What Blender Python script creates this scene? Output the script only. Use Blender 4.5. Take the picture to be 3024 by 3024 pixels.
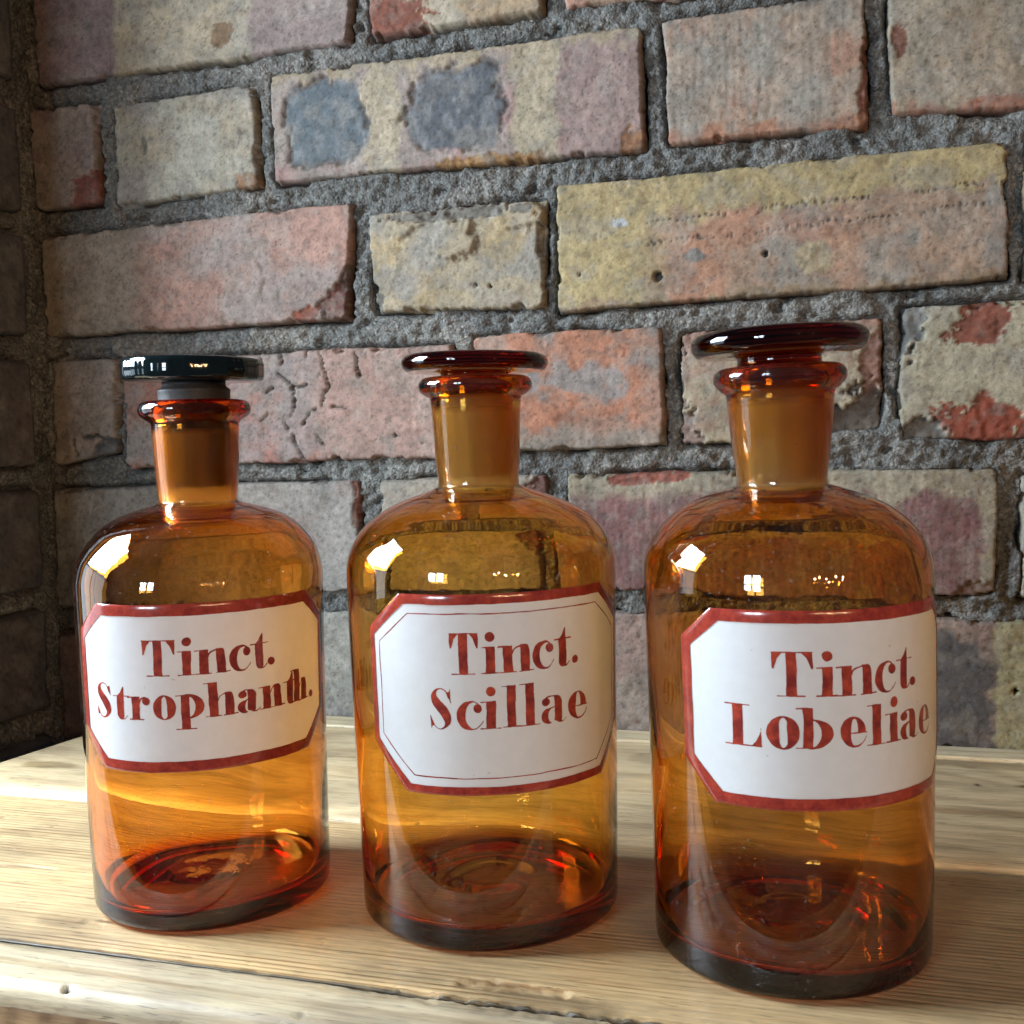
import bpy, math, random
import numpy as np
from mathutils import Matrix, Vector

for o in list(bpy.data.objects):
    bpy.data.objects.remove(o)
sc = bpy.context.scene
col = sc.collection
rng = random.Random(7)

# ------------------------------------------------------------------ camera
YAW, PITCH, ROLL = math.radians(17.0862), math.radians(3.7410), math.radians(-1.7094)
CAM_H, WALL_Y, FPX = 0.15599, 0.56743, 3250.0
fw = np.array([-math.sin(YAW)*math.cos(PITCH), math.cos(YAW)*math.cos(PITCH), -math.sin(PITCH)])
r0 = np.array([math.cos(YAW), math.sin(YAW), 0.0])
u0 = np.cross(r0, fw)
rt = math.cos(ROLL)*r0 + math.sin(ROLL)*u0
up = -math.sin(ROLL)*r0 + math.cos(ROLL)*u0
cam_data = bpy.data.cameras.new('camera')
cam = bpy.data.objects.new('camera', cam_data)
col.objects.link(cam)
cam_data.sensor_width = 36.0
cam_data.lens = 36.0*FPX/3024.0
cam_data.clip_start = 0.01
cam_data.clip_end = 100.0
cam.matrix_world = Matrix(((rt[0], up[0], -fw[0], 0.0), (rt[1], up[1], -fw[1], 0.0),
                           (rt[2], up[2], -fw[2], CAM_H), (0, 0, 0, 1)))
cam_data.dof.use_dof = True
cam_data.dof.focus_distance = 0.42
cam_data.dof.aperture_fstop = 45.0
sc.camera = cam

def wall_pt(px, py):
    """pixel of the photograph -> (x, z) on the brick wall plane"""
    v = fw + rt*(px-1512)/FPX - up*(py-1512)/FPX
    t = WALL_Y/v[1]
    return v[0]*t, CAM_H + v[2]*t

# ------------------------------------------------------------------ world and lamps
world = bpy.data.worlds.new('World')
sc.world = world
world.use_nodes = True
bg = world.node_tree.nodes['Background']
bg.inputs['Color'].default_value = (0.58, 0.76, 1.0, 1)
bg.inputs['Strength'].default_value = 0.055

def area(name, loc, target, sx, sy, watts, color):
    d = bpy.data.lights.new(name, 'AREA')
    d.shape = 'RECTANGLE'
    d.size, d.size_y, d.energy, d.color = sx, sy, watts, color
    o = bpy.data.objects.new(name, d)
    col.objects.link(o)
    o.location = loc
    o.rotation_euler = (Vector(target)-Vector(loc)).to_track_quat('-Z', 'Y').to_euler()
    return o

DAY = (0.74, 0.88, 1.0)
WX = -0.62
for yc, ww, zc, hh, e in ((0.31, 0.115, 0.11, 0.18, 0.05), (0.175, 0.135, 0.11, 0.18, 0.05),
                          (0.31, 0.115, 0.325, 0.21, 1.0), (0.175, 0.135, 0.305, 0.17, 0.85),
                          (0.31, 0.115, 0.49, 0.10, 0.9), (0.175, 0.135, 0.465, 0.13, 1.0)):
    area('window_light', (WX, yc, zc), (WX+1, yc, zc-0.3), ww, hh, 185.0*e*ww*hh, DAY)
# a second window farther down the room, in small panes
for dx in (-0.17, 0.17):
    for zc, e in ((0.14, 0.7), (0.36, 1.0), (0.58, 1.15)):
        area('window_light', (-0.95+dx, -2.1, zc), (-0.15+dx, 0.35, 0.2), 0.25, 0.17, 7.0*e, (0.70, 0.86, 1.0))
# a string of small warm bulbs behind the camera on the right
for p in ((0.95, -1.05, 0.36), (1.15, -0.95, 0.42), (1.3, -0.9, 0.31), (0.75, -1.2, 0.38), (1.05, -1.1, 0.27), (1.22, -0.8, 0.37), (0.85, -1.15, 0.44)):
    d = bpy.data.lights.new('bulb_light', 'POINT')
    d.energy, d.color, d.shadow_soft_size = 7.0, (1.0, 0.62, 0.31), 0.014
    o = bpy.data.objects.new('bulb_light', d)
    col.objects.link(o)
    o.location = p

sc.view_settings.view_transform = 'Standard'
sc.view_settings.look = 'None'
sc.view_settings.exposure = 0.16
sc.view_settings.gamma = 1.0
sc.view_settings.use_curve_mapping = False
sc.render.engine = 'CYCLES'
cy = sc.cycles
cy.use_denoising = True
cy.denoiser = 'OPENIMAGEDENOISE'
cy.denoising_input_passes = 'RGB_ALBEDO_NORMAL'
cy.max_bounces = 24
cy.diffuse_bounces = 5
cy.glossy_bounces = 8
cy.transmission_bounces = 20
cy.transparent_max_bounces = 12
cy.volume_bounces = 0
cy.caustics_reflective = True
cy.caustics_refractive = True
cy.blur_glossy = 0.6
cy.sample_clamp_indirect = 80.0
cy.use_adaptive_sampling = False

# ------------------------------------------------------------------ helpers
def empty(name, loc=(0, 0, 0), label=None, cat=None, group=None):
    o = bpy.data.objects.new(name, None)
    col.objects.link(o)
    o.location = loc
    o.empty_display_size = 0.02
    if label: o['label'] = label
    if cat: o['category'] = cat
    if group: o['group'] = group
    return o

def mesh_obj(name, verts, faces, mats, parent=None, smooth=True, colors=None, midx=None, hgt=None):
    me = bpy.data.meshes.new(name)
    verts = np.asarray(verts, dtype=np.float64)
    if isinstance(faces, np.ndarray):
        n, k = faces.shape
        me.vertices.add(len(verts))
        me.vertices.foreach_set('co', verts.ravel())
        me.loops.add(n*k)
        me.loops.foreach_set('vertex_index', faces.ravel().astype(np.int32))
        me.polygons.add(n)
        me.polygons.foreach_set('loop_start', np.arange(0, n*k, k, dtype=np.int32))
        me.polygons.foreach_set('loop_total', np.full(n, k, dtype=np.int32))
        me.update(calc_edges=True)
    else:
        me.from_pydata([tuple(v) for v in verts], [], faces)
    me.validate()
    for m in (mats if isinstance(mats, (list, tuple)) else [mats]):
        me.materials.append(m)
    if midx is not None:
        me.polygons.foreach_set('material_index', np.asarray(midx, dtype=np.int32))
    me.polygons.foreach_set('use_smooth', np.full(len(me.polygons), smooth))
    if colors is not None:
        a = me.color_attributes.new('Col', 'FLOAT_COLOR', 'POINT')
        c4 = np.ones((len(verts), 4))
        c4[:, :3] = colors
        a.data.foreach_set('color', c4.ravel())
    me.update()
    o = bpy.data.objects.new(name, me)
    col.objects.link(o)
    if parent: o.parent = parent
    return o

def _hash(ix, iy, seed):
    h = (ix.astype(np.int64)*374761393 + iy.astype(np.int64)*668265263 + seed*1442695041) & 0xffffffff
    h = ((h ^ (h >> 13))*1274126177) & 0xffffffff
    h = ((h ^ (h >> 16))*2246822519) & 0xffffffff
    return ((h ^ (h >> 15)) & 0xffffff)/float(0xffffff)

def vnoise(x, y, seed=0):
    xi, yi = np.floor(x), np.floor(y)
    fx, fy = x-xi, y-yi
    fx = fx*fx*fx*(fx*(fx*6-15)+10)
    fy = fy*fy*fy*(fy*(fy*6-15)+10)
    a, b = _hash(xi, yi, seed), _hash(xi+1, yi, seed)
    c, d = _hash(xi, yi+1, seed), _hash(xi+1, yi+1, seed)
    return (a*(1-fx)+b*fx)*(1-fy)+(c*(1-fx)+d*fx)*fy

def fbm(x, y, seed=0, octs=4, gain=0.5):
    s, amp, tot = 0, 1.0, 0.0
    x, y = np.asarray(x, float), np.asarray(y, float)
    for i in range(octs):
        s = s + amp*vnoise(x+17.3*i, y-9.1*i, seed+i*31)
        tot += amp
        amp *= gain
        x, y = x*2.03, y*2.03
    return s/tot

def sstep(a, b, x):
    t = np.clip((x-a)/(b-a), 0, 1)
    return t*t*(3-2*t)

def grid_faces(nu, nv):
    i, j = np.meshgrid(np.arange(nu-1), np.arange(nv-1), indexing='ij')
    a = (i*nv+j).ravel()
    return np.stack([a, a+nv, a+nv+1, a+1], 1)

def s_poly(X, Z, pts):
    pts = np.array(pts, float)
    d = np.full(X.shape, 1e9); s = np.ones(X.shape)
    n = len(pts)
    for i in range(n):
        a, b = pts[i], pts[i-1]
        ex, ez = b-a
        wx, wz = X-a[0], Z-a[1]
        t = np.clip((wx*ex+wz*ez)/(ex*ex+ez*ez+1e-12), 0, 1)
        d = np.minimum(d, (wx-ex*t)**2+(wz-ez*t)**2)
        c1, c2, c3 = Z >= a[1], Z < b[1], ex*wz > ez*wx
        s = np.where((c1 & c2 & c3) | (~c1 & ~c2 & ~c3), -s, s)
    return s*np.sqrt(d)

# ------------------------------------------------------------------ materials
class NT:
    def __init__(s, name):
        s.m = bpy.data.materials.new(name)
        s.m.use_nodes = True
        s.t = s.m.node_tree
        s.t.nodes.clear()
        s.out = s.n('ShaderNodeOutputMaterial')
    def n(s, kind, **kw):
        nd = s.t.nodes.new(kind)
        for k, v in kw.items():
            if k in nd.inputs: nd.inputs[k].default_value = v
            else: setattr(nd, k, v)
        return nd
    def l(s, a, b): s.t.links.new(a, b)
    def noise(s, vec, scale, detail=3, rough=0.5, dist=0.0):
        nd = s.n('ShaderNodeTexNoise')
        nd.inputs['Scale'].default_value = scale
        nd.inputs['Detail'].default_value = detail
        nd.inputs['Roughness'].default_value = rough
        nd.inputs['Distortion'].default_value = dist
        if vec is not None: s.l(vec, nd.inputs['Vector'])
        return nd.outputs[0]
    def mapping(s, vec, scale, loc=(0, 0, 0), rot=(0, 0, 0)):
        nd = s.n('ShaderNodeMapping')
        nd.inputs['Scale'].default_value = scale
        nd.inputs['Location'].default_value = loc
        nd.inputs['Rotation'].default_value = rot
        s.l(vec, nd.inputs['Vector'])
        return nd.outputs[0]
    def ramp(s, fac, stops):
        nd = s.n('ShaderNodeValToRGB')
        e = nd.color_ramp.elements
        while len(e) < len(stops): e.new(0.5)
        for q, (p, c) in zip(e, stops):
            q.position = p
            q.color = (*c, 1) if isinstance(c, tuple) else (c, c, c, 1)
        s.l(fac, nd.inputs[0])
        return nd.outputs[0]
    def mix(s, fac, a, b, mode='MIX'):
        nd = s.n('ShaderNodeMix', data_type='RGBA', blend_type=mode)
        for sock, v in ((nd.inputs[0], fac), (nd.inputs[6], a), (nd.inputs[7], b)):
            if hasattr(v, 'links'): s.l(v, sock)
            elif isinstance(v, (int, float)): sock.default_value = v if sock == nd.inputs[0] else (v, v, v, 1)
            else: sock.default_value = (*v, 1)
        return nd.outputs[2]
    def math(s, op, a, b=0.0, c=0.0):
        nd = s.n('ShaderNodeMath', operation=op)
        for sock, v in zip(nd.inputs, (a, b, c)):
            if hasattr(v, 'links'): s.l(v, sock)
            else: sock.default_value = v
        return nd.outputs[0]
    def bump(s, h, strength, dist, nrm=None):
        nd = s.n('ShaderNodeBump')
        nd.inputs['Strength'].default_value = strength
        nd.inputs['Distance'].default_value = dist
        s.l(h, nd.inputs['Height'])
        if nrm is not None: s.l(nrm, nd.inputs['Normal'])
        return nd.outputs[0]

def brick_material():
    t = NT('brick')
    co = t.n('ShaderNodeTexCoord').outputs['Object']
    c = t.n('ShaderNodeVertexColor', layer_name='Col').outputs[0]
    n1 = t.noise(co, 260, 5, 0.62)
    n2 = t.noise(co, 900, 3, 0.6)
    n3 = t.noise(co, 70, 4, 0.6)
    c = t.mix(1.0, c, t.ramp(n3, [(0.25, 0.76), (0.75, 1.22)]), 'MULTIPLY')
    c = t.mix(1.0, c, t.ramp(n1, [(0.25, 0.64), (0.48, 0.99), (0.75, 1.26)]), 'MULTIPLY')
    c = t.mix(1.0, c, t.ramp(n2, [(0.27, 0.45), (0.40, 0.98), (0.75, 1.2)]), 'MULTIPLY')
    p = t.n('ShaderNodeBsdfPrincipled')
    t.l(c, p.inputs['Base Color'])
    p.inputs['Roughness'].default_value = 0.82
    p.inputs['Specular IOR Level'].default_value = 0.35
    h = t.math('ADD', t.math('MULTIPLY', n1, 0.7), t.math('MULTIPLY', n2, 0.35))
    t.l(t.bump(h, 0.45, 0.0008), p.inputs['Normal'])
    t.l(p.outputs[0], t.out.inputs[0])
    return t.m

def mortar_material():
    t = NT('mortar')
    co = t.n('ShaderNodeTexCoord').outputs['Object']
    c = t.n('ShaderNodeVertexColor', layer_name='Col').outputs[0]
    n1 = t.noise(co, 420, 5, 0.68)
    vo = t.n('ShaderNodeTexVoronoi', feature='F1')
    vo.inputs['Scale'].default_value = 620
    t.l(co, vo.inputs['Vector'])
    grit = t.ramp(vo.outputs['Color'], [(0.0, 0.45), (0.55, 0.95), (0.9, 1.55), (1.0, 2.6)])
    c = t.mix(1.0, c, t.ramp(n1, [(0.25, 0.3), (0.5, 1.0), (0.74, 2.1)]), 'MULTIPLY')
    c = t.mix(0.55, c, t.mix(1.0, c, grit, 'MULTIPLY'))
    p = t.n('ShaderNodeBsdfPrincipled')
    t.l(c, p.inputs['Base Color'])
    p.inputs['Roughness'].default_value = 0.85
    p.inputs['Specular IOR Level'].default_value = 0.45
    h = t.math('SUBTRACT', t.math('MULTIPLY', n1, 1.0), t.math('MULTIPLY', vo.outputs['Distance'], 0.6))
    t.l(t.bump(h, 0.9, 0.002), p.inputs['Normal'])
    t.l(p.outputs[0], t.out.inputs[0])
    return t.m

def wood_material(name, kind, seed):
    t = NT(name)
    co = t.n('ShaderNodeTexCoord').outputs['Object']
    loc = (seed*1.37, seed*0.73, seed*0.41)
    dark = t.n('ShaderNodeVertexColor', layer_name='Col').outputs[0]
    warp = t.noise(t.mapping(co, (5, 16, 16), loc), 1.0, 3, 0.55)
    sep = t.n('ShaderNodeSeparateXYZ'); t.l(co, sep.inputs[0])
    if kind == 'straight':
        w3 = t.noise(t.mapping(co, (1.6, 30, 30), loc), 1.0, 3, 0.6)
        ph = t.math('ADD', t.math('MULTIPLY', sep.outputs[1], 2500.0), t.math('MULTIPLY', w3, 22.0))
        ring = t.math('POWER', t.math('ADD', t.math('MULTIPLY', t.math('SINE', ph), 0.5), 0.5), 1.8)
        amp = t.noise(t.mapping(co, (7, 60, 60), (loc[0]+3, loc[1], loc[2])), 1.0, 3, 0.6)
        ring = t.math('MULTIPLY', ring, t.ramp(amp, [(0.32, 0.15), (0.62, 1.15)]))
        base, mid, line = (0.53, 0.375, 0.195), (0.47, 0.305, 0.14), (0.25, 0.135, 0.055)
    elif kind == 'flat':
        w2 = t.noise(t.mapping(co, (4.5, 20, 20), loc), 1.0, 2, 0.5, 0.6)
        ph = t.math('ADD', t.math('MULTIPLY', sep.outputs[1], 190.0), t.math('MULTIPLY', w2, 46.0))
        ring = t.math('ADD', t.math('MULTIPLY', t.math('SINE', ph), 0.5), 0.5)
        base, mid, line = (0.51, 0.385, 0.225), (0.47, 0.34, 0.185), (0.33, 0.235, 0.13)
    elif kind == 'apron':
        ph = t.math('ADD', t.math('ADD', t.math('MULTIPLY', sep.outputs[0], 520.0), t.math('MULTIPLY', sep.outputs[2], -180.0)), t.math('MULTIPLY', warp, 9.0))
        ring = t.math('ADD', t.math('MULTIPLY', t.math('SINE', ph), 0.5), 0.5)
        base, mid, line = (0.40, 0.27, 0.15), (0.33, 0.21, 0.11), (0.20, 0.12, 0.06)
    else:
        ph = t.math('ADD', t.math('MULTIPLY', sep.outputs[1], 700.0), t.math('MULTIPLY', warp, 10.0))
        ring = t.math('ADD', t.math('MULTIPLY', t.math('SINE', ph), 0.5), 0.5)
        base, mid, line = (0.52, 0.42, 0.27), (0.48, 0.38, 0.235), (0.36, 0.26, 0.14)
    fib = t.noise(t.mapping(co, (55, 900, 900), loc), 1.0, 4, 0.65)
    pore = t.noise(t.mapping(co, (120, 1500, 1500), loc), 1.0, 2, 0.5)
    fib2 = t.noise(t.mapping(co, (9, 260, 260), loc), 1.0, 3, 0.6)
    blot = t.noise(t.mapping(co, (9, 22, 22), loc), 1.0, 4, 0.6)
    c = t.ramp(ring, [(0.0, base), (0.55, mid), (0.93, line)])
    c = t.mix(t.ramp(fib2, [(0.35, 0.1), (0.7, 0.85)]), c, base)
    c = t.mix(1.0, c, t.ramp(fib, [(0.25, 0.60), (0.6, 1.08)]), 'MULTIPLY')
    c = t.mix(1.0, c, t.ramp(blot, [(0.30, (0.52, 0.50, 0.50)), (0.45, (0.86, 0.86, 0.87)), (0.58, (1.0, 1.0, 1.0)), (0.78, (1.12, 1.04, 0.90))]), 'MULTIPLY')
    c = t.mix(1.0, c, t.ramp(pore, [(0.27, 0.45), (0.36, 1.0)]), 'MULTIPLY')
    dent = t.noise(t.mapping(co, (60, 90, 90), loc), 1.0, 3, 0.6)
    c = t.mix(1.0, c, t.ramp(dent, [(0.24, 0.55), (0.33, 1.0)]), 'MULTIPLY')
    c = t.mix(1.0, c, dark, 'MULTIPLY')
    p = t.n('ShaderNodeBsdfPrincipled')
    t.l(c, p.inputs['Base Color'])
    t.l(t.ramp(blot, [(0.3, 0.56), (0.75, 0.36)]), p.inputs['Roughness'])
    p.inputs['Coat Weight'].default_value = 0.0 if kind == 'pale' else 0.05
    p.inputs['Coat Roughness'].default_value = 0.22
    h = t.math('ADD', t.math('ADD', t.math('MULTIPLY', fib, 0.5), t.math('MULTIPLY', ring, -0.25)), t.math('MULTIPLY', t.ramp(dent, [(0.24, 0.0), (0.36, 1.0)]), 0.9))
    t.l(t.bump(h, 0.4, 0.0007), p.inputs['Normal'])
    t.l(p.outputs[0], t.out.inputs[0])
    return t.m

def glass_material(name, sigma, wave=0.0, ground=None):
    """clear glass whose colour comes from absorption inside it; sigma is 1/m for red, green, blue;
    ground = (roughness, frost) for the parts marked in the Col attribute (the ground joint of neck and plug)"""
    t = NT(name)
    co = t.n('ShaderNodeTexCoord').outputs['Object']
    g = t.n('ShaderNodeBsdfGlass')
    g.inputs['Color'].default_value = (1, 1, 1, 1)
    g.inputs['Roughness'].default_value = 0.0
    g.inputs['IOR'].default_value = 1.5
    surf = g.outputs[0]
    if wave:
        n = t.noise(t.mapping(co, (60, 60, 28)), 1.0, 2, 0.5)
        t.l(t.bump(n, wave, 0.002), g.inputs['Normal'])
    def mixed(fac, a_, b_):
        ms = t.n('ShaderNodeMixShader')
        if hasattr(fac, 'links'): t.l(fac, ms.inputs[0])
        else: ms.inputs[0].default_value = fac
        t.l(a_, ms.inputs[1]); t.l(b_, ms.inputs[2])
        return ms.outputs[0]
    if wave:      # a thin film of dust and finger marks on the old glass
        sm = t.noise(co, 38, 5, 0.65)
        dst = t.noise(co, 700, 2, 0.6)
        k = t.math('ADD', t.math('MULTIPLY', t.ramp(sm, [(0.48, 0.0), (0.72, 1.0)]), 0.014), t.math('MULTIPLY', t.ramp(dst, [(0.66, 0.0), (0.74, 1.0)]), 0.10))
        dd = t.n('ShaderNodeBsdfDiffuse'); dd.inputs['Color'].default_value = (.7, .68, .64, 1)
        surf = mixed(k, surf, dd.outputs[0])
    if ground:
        g2 = t.n('ShaderNodeBsdfGlass')
        g2.inputs['Color'].default_value = (1, 1, 1, 1)
        g2.inputs['Roughness'].default_value = ground[0]
        g2.inputs['IOR'].default_value = 1.5
        st = t.noise(t.mapping(co, (900, 900, 14)), 1.0, 3, 0.6)
        t.l(t.bump(st, 0.25, 0.0006), g2.inputs['Normal'])
        tr = t.n('ShaderNodeBsdfTranslucent'); tr.inputs['Color'].default_value = (.95, .95, .95, 1)
        df = t.n('ShaderNodeBsdfDiffuse'); df.inputs['Color'].default_value = (.9, .9, .9, 1)
        fr = mixed(ground[1], g2.outputs[0], mixed(.3, tr.outputs[0], df.outputs[0]))
        surf = mixed(t.n('ShaderNodeVertexColor', layer_name='Col').outputs[0], surf, fr)
    t.l(surf, t.out.inputs['Surface'])
    v = t.n('ShaderNodeVolumeAbsorption')
    d = max(sigma)*1.02
    v.inputs['Density'].default_value = d
    v.inputs['Color'].default_value = tuple(1-q/d for q in sigma)+(1,)
    t.l(v.outputs[0], t.out.inputs['Volume'])
    return t.m

def ring_mask(n_prof, lo, hi, seg):
    """Col attribute of a lathe: 1 on the profile points lo..hi-1"""
    i = np.arange(1, n_prof-1)
    mk = ((i >= lo) & (i < hi))*1.0
    mk = np.concatenate([np.repeat(mk, seg), [0, 0]])
    return np.repeat(mk[:, None], 3, 1)

def enamel_material(name, color, transl, vary=0.0, dark=None):
    t = NT(name)
    co = t.n('ShaderNodeTexCoord').outputs['Object']
    n = t.noise(co, 240, 4, 0.6)
    n2 = t.noise(co, 900, 2, 0.6)
    if dark is None:
        c = t.mix(1.0, color, t.ramp(n, [(0.3, 1-vary), (0.7, 1.0)]), 'MULTIPLY')
        c = t.mix(t.ramp(t.noise(co, 55, 4, 0.6), [(0.5, 0.0), (0.75, 0.30)]), c, (.80, .76, .66))
        c = t.mix(t.ramp(t.noise(co, 520, 2, 0.5), [(0.765, 0.0), (0.80, 0.45)]), c, (.36, .27, .2))
    else:
        c = t.mix(t.ramp(n, [(0.36, 0.0), (0.62, 1.0)]), color, dark)
        c = t.mix(1.0, c, t.ramp(n2, [(0.3, 0.8), (0.7, 1.12)]), 'MULTIPLY')
    p = t.n('ShaderNodeBsdfPrincipled')
    t.l(c, p.inputs['Base Color'])
    p.inputs['Roughness'].default_value = 0.16
    p.inputs['Coat Weight'].default_value = 0.3
    p.inputs['Coat Roughness'].default_value = 0.05
    t.l(t.bump(t.noise(co, 90, 2, 0.5), 0.06, 0.002), p.inputs['Normal'])
    tr = t.n('ShaderNodeBsdfTranslucent')
    t.l(c, tr.inputs['Color'])
    mx = t.n('ShaderNodeMixShader')
    mx.inputs[0].default_value = transl
    t.l(p.outputs[0], mx.inputs[1]); t.l(tr.outputs[0], mx.inputs[2])
    t.l(mx.outputs[0], t.out.inputs[0])
    return t.m

def dark_material(name, color, rough, spec=0.5, bumpy=0.0):
    t = NT(name)
    p = t.n('ShaderNodeBsdfPrincipled')
    co = t.n('ShaderNodeTexCoord').outputs['Object']
    n = t.noise(co, 700, 3, 0.6)
    t.l(t.mix(1.0, color, t.ramp(n, [(0.3, 0.8), (0.7, 1.15)]), 'MULTIPLY'), p.inputs['Base Color'])
    p.inputs['Roughness'].default_value = rough
    p.inputs['Specular IOR Level'].default_value = spec
    if bumpy: t.l(t.bump(n, bumpy, 0.0006), p.inputs['Normal'])
    t.l(p.outputs[0], t.out.inputs[0])
    return t.m

M_BRICK, M_MORTAR = brick_material(), mortar_material()

# ------------------------------------------------------------------ brick wall
CREAM, TAN, PINK, SALM = (.455, .385, .30), (.41, .31, .22), (.43, .27, .22), (.45, .22, .15)
MAUVE, GREY, BLUE, OCHRE = (.285, .215, .22), (.32, .30, .275), (.12, .135, .15), (.44, .355, .215)
RED, PURP, DARK, PALE = (.22, .085, .06), (.24, .135, .135), (.075, .075, .085), (.47, .44, .38)

QUADS = []
CRACKS = [[(700+x*.6729, 1000+y*.6729) for x, y in pl] for pl in (
    [(350, 50), (365, 100), (385, 160), (398, 210), (375, 250), (362, 300)], [(175, 150), (245, 212), (300, 200)], [(240, 212), (250, 300), (236, 350)],
    [(335, 310), (288, 378)], [(238, 415), (262, 480), (292, 535)], [(345, 430), (384, 482)], [(92, 55), (97, 100)], [(186, 50), (192, 100)],
    [(290, 50), (296, 88)], [(512, 70), (532, 172)], [(415, 290), (472, 312)], [(98, 365), (132, 328)], [(200, 370), (222, 396)], [(120, 240), (150, 215)])]
def brick(parent, quad, spec, seed, to_world, step=0.0010):
    """quad: (x,z) of TL, TR, BR, BL on the wall face; to_world maps (x, depth, z); depth grows into the wall"""
    TL, TR, BR, BL = [np.array(q) for q in quad]
    L = max(np.linalg.norm(TR-TL), np.linalg.norm(BR-BL))
    H = max(np.linalg.norm(TL-BL), np.linalg.norm(TR-BR))
    nu, nv = max(6, int(L/step)), max(6, int(H/step))
    u = np.linspace(0, 1, nu); v = np.linspace(0, 1, nv)
    U, V = np.meshgrid(u, v, indexing='ij')
    X = (BL[0]*(1-U)+BR[0]*U)*(1-V)+(TL[0]*(1-U)+TR[0]*U)*V
    Z = (BL[1]*(1-U)+BR[1]*U)*(1-V)+(TL[1]*(1-U)+TR[1]*U)*V
    m = 1000.0
    # ragged outline
    rag = spec.get('rag', 1.0)
    e_l = (fbm(Z*m/19, Z*0+3.1, seed, 5, .55)-.5)*3.4*rag/m
    e_r = (fbm(Z*m/19, Z*0+9.7, seed+5, 5, .55)-.5)*3.4*rag/m
    e_b = (fbm(X*m/24, X*0+1.7, seed+9, 5, .55)-.5)*3.0*rag/m
    e_t = (fbm(X*m/24, X*0+6.2, seed+13, 5, .55)-.5)*3.0*rag/m
    Xo, Zo = X.copy(), Z.copy()
    QUADS.append([tuple(q) for q in (TL, TR, BR, BL)])
    X = X + e_l*(1-U)**6 + e_r*U**6
    Z = Z + e_b*(1-V)**4 + e_t*V**4
    du = np.minimum(U, 1-U)*L*m
    dv = np.minimum(V, 1-V)*H*m
    rad = 3.0
    qx, qz = np.maximum(rad-du, 0), np.maximum(rad-dv, 0)
    d = np.where((du < rad) & (dv < rad), rad-np.hypot(qx, qz), np.minimum(du, dv))
    d = d - (fbm(Xo*m/2.6, Zo*m/2.6, seed+21, 4, .6)-.42)*1.5*rag - sstep(.62, .74, fbm(Xo*m/12, Zo*m/12, seed+25, 4))*1.7*rag
    ER = 1.15
    dep = np.where(d < ER, 7.5*(1-np.sqrt(np.clip(1-(1-np.clip(d, 0, ER)/ER)**2, 0, 1))), 0.0)
    dep += (fbm(Xo*m/30, Zo*m/30, seed+31, 3)-.5)*1.3 + (fbm(Xo*m/8, Zo*m/8, seed+35, 4, .6)-.5)*.7
    dep += (fbm(Xo*m/3.5, Zo*m/3.5, seed+41, 3)-.5)*0.5
    pit = fbm(Xo*m/2.2, Zo*m/2.2, seed+51, 2)
    dep += sstep(.72, .84, pit)*0.5
    tone = 0.86+0.28*fbm(Xo*m/16, Zo*m/16, seed+61, 4)
    C = np.array(spec['c'])[None, None, :]*tone[..., None]
    nz = fbm(Xo*m/9, Zo*m/9, seed+71, 4)-.5
    nf = fbm(Xo*m/2.5, Zo*m/2.5, seed+77, 3)-.5
    def blend(mask, c):
        nonlocal C
        C = C*(1-mask[..., None]) + np.array(c)[None, None, :]*tone[..., None]*mask[..., None]
    for f in sorted(spec.get('f', []), key=lambda f: f[0] != 'patch'):
        k = f[0]
        if k == 'patch':     # colour, scale mm, threshold, amount
            q = fbm(Xo*m/f[2], Zo*m/f[2], seed+int(f[3]*1000)+7, 4)
            blend(sstep(f[3]-.09, f[3]+.12, q+nf*.08)*f[4], f[1])
        elif k == 'stripe':  # u0, u1, colour, soft
            s = f[4]
            blend(sstep(f[1]-s, f[1]+s, U+nz*.05)*(1-sstep(f[2]-s, f[2]+s, U+nz*.05)), f[3])
        elif k == 'band':    # v0, v1, colour, soft
            s = f[4]
            blend(sstep(f[1]-s, f[1]+s, V+nz*.3)*(1-sstep(f[2]-s, f[2]+s, V+nz*.3)), f[3])
        elif k == 'oval':    # u, v, ru, rv, colour, soft, depth
            q = np.sqrt(np.sqrt(((U-f[1])/f[3])**4+((V-f[2])/f[4])**4)) + nz*.35+nf*.2
            mk = 1-sstep(1-f[6], 1+f[6], q)
            blend(mk, f[5])
            if f[7]:
                dep += f[7]*mk
                rim = np.exp(-((q-1)/.07)**2)*sstep(.42, .56, fbm(Xo*m/12, Zo*m/12, seed+87, 3))
                dep += rim*1.6
                blend(np.clip(rim, 0, 1)*.8, (.085, .065, .055))
                blend(mk*sstep(.5, .66, fbm(Xo*m/5, Zo*m/8, seed+89, 4))*.55, (.25, .25, .26))
        elif k == 'chip':    # u, v, ru, rv, colour, depth
            q = np.hypot((U-f[1])/f[3], (V-f[2])/f[4]) + nz*1.1+nf*.7
            mk = 1-sstep(.86, 1.0, q)
            blend(mk, f[5])
            dep += mk*(f[6]+nf*1.6)
        elif k == 'bulge':   # u, v, ru, rv, height
            q = np.hypot((U-f[1])/f[3], (V-f[2])/f[4]) + nz*1.5+nf*.4
            dep -= (1-sstep(.8, 1.1, q))*f[5]
            ol = np.exp(-((q-1.05)/.08)**2)*sstep(-.05, .1, nz)
            dep += ol*.6
            blend(np.clip(ol, 0, 1)*.35, (.12, .10, .085))
        elif k == 'hole':    # u, v, radius mm
            q = np.hypot((U-f[1])*L*m, (V-f[2])*H*m)/f[3]
            mk = 1-sstep(.8, 1.05, q+nf*.25)
            dep += mk*5
            blend(mk, (.03, .028, .025))
        elif k == 'dots':    # v at left, v at right, u0, u1
            vv = f[1]+(f[2]-f[1])*U+nz*.10+nf*.03
            q = np.abs(V-vv)*H*m
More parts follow.
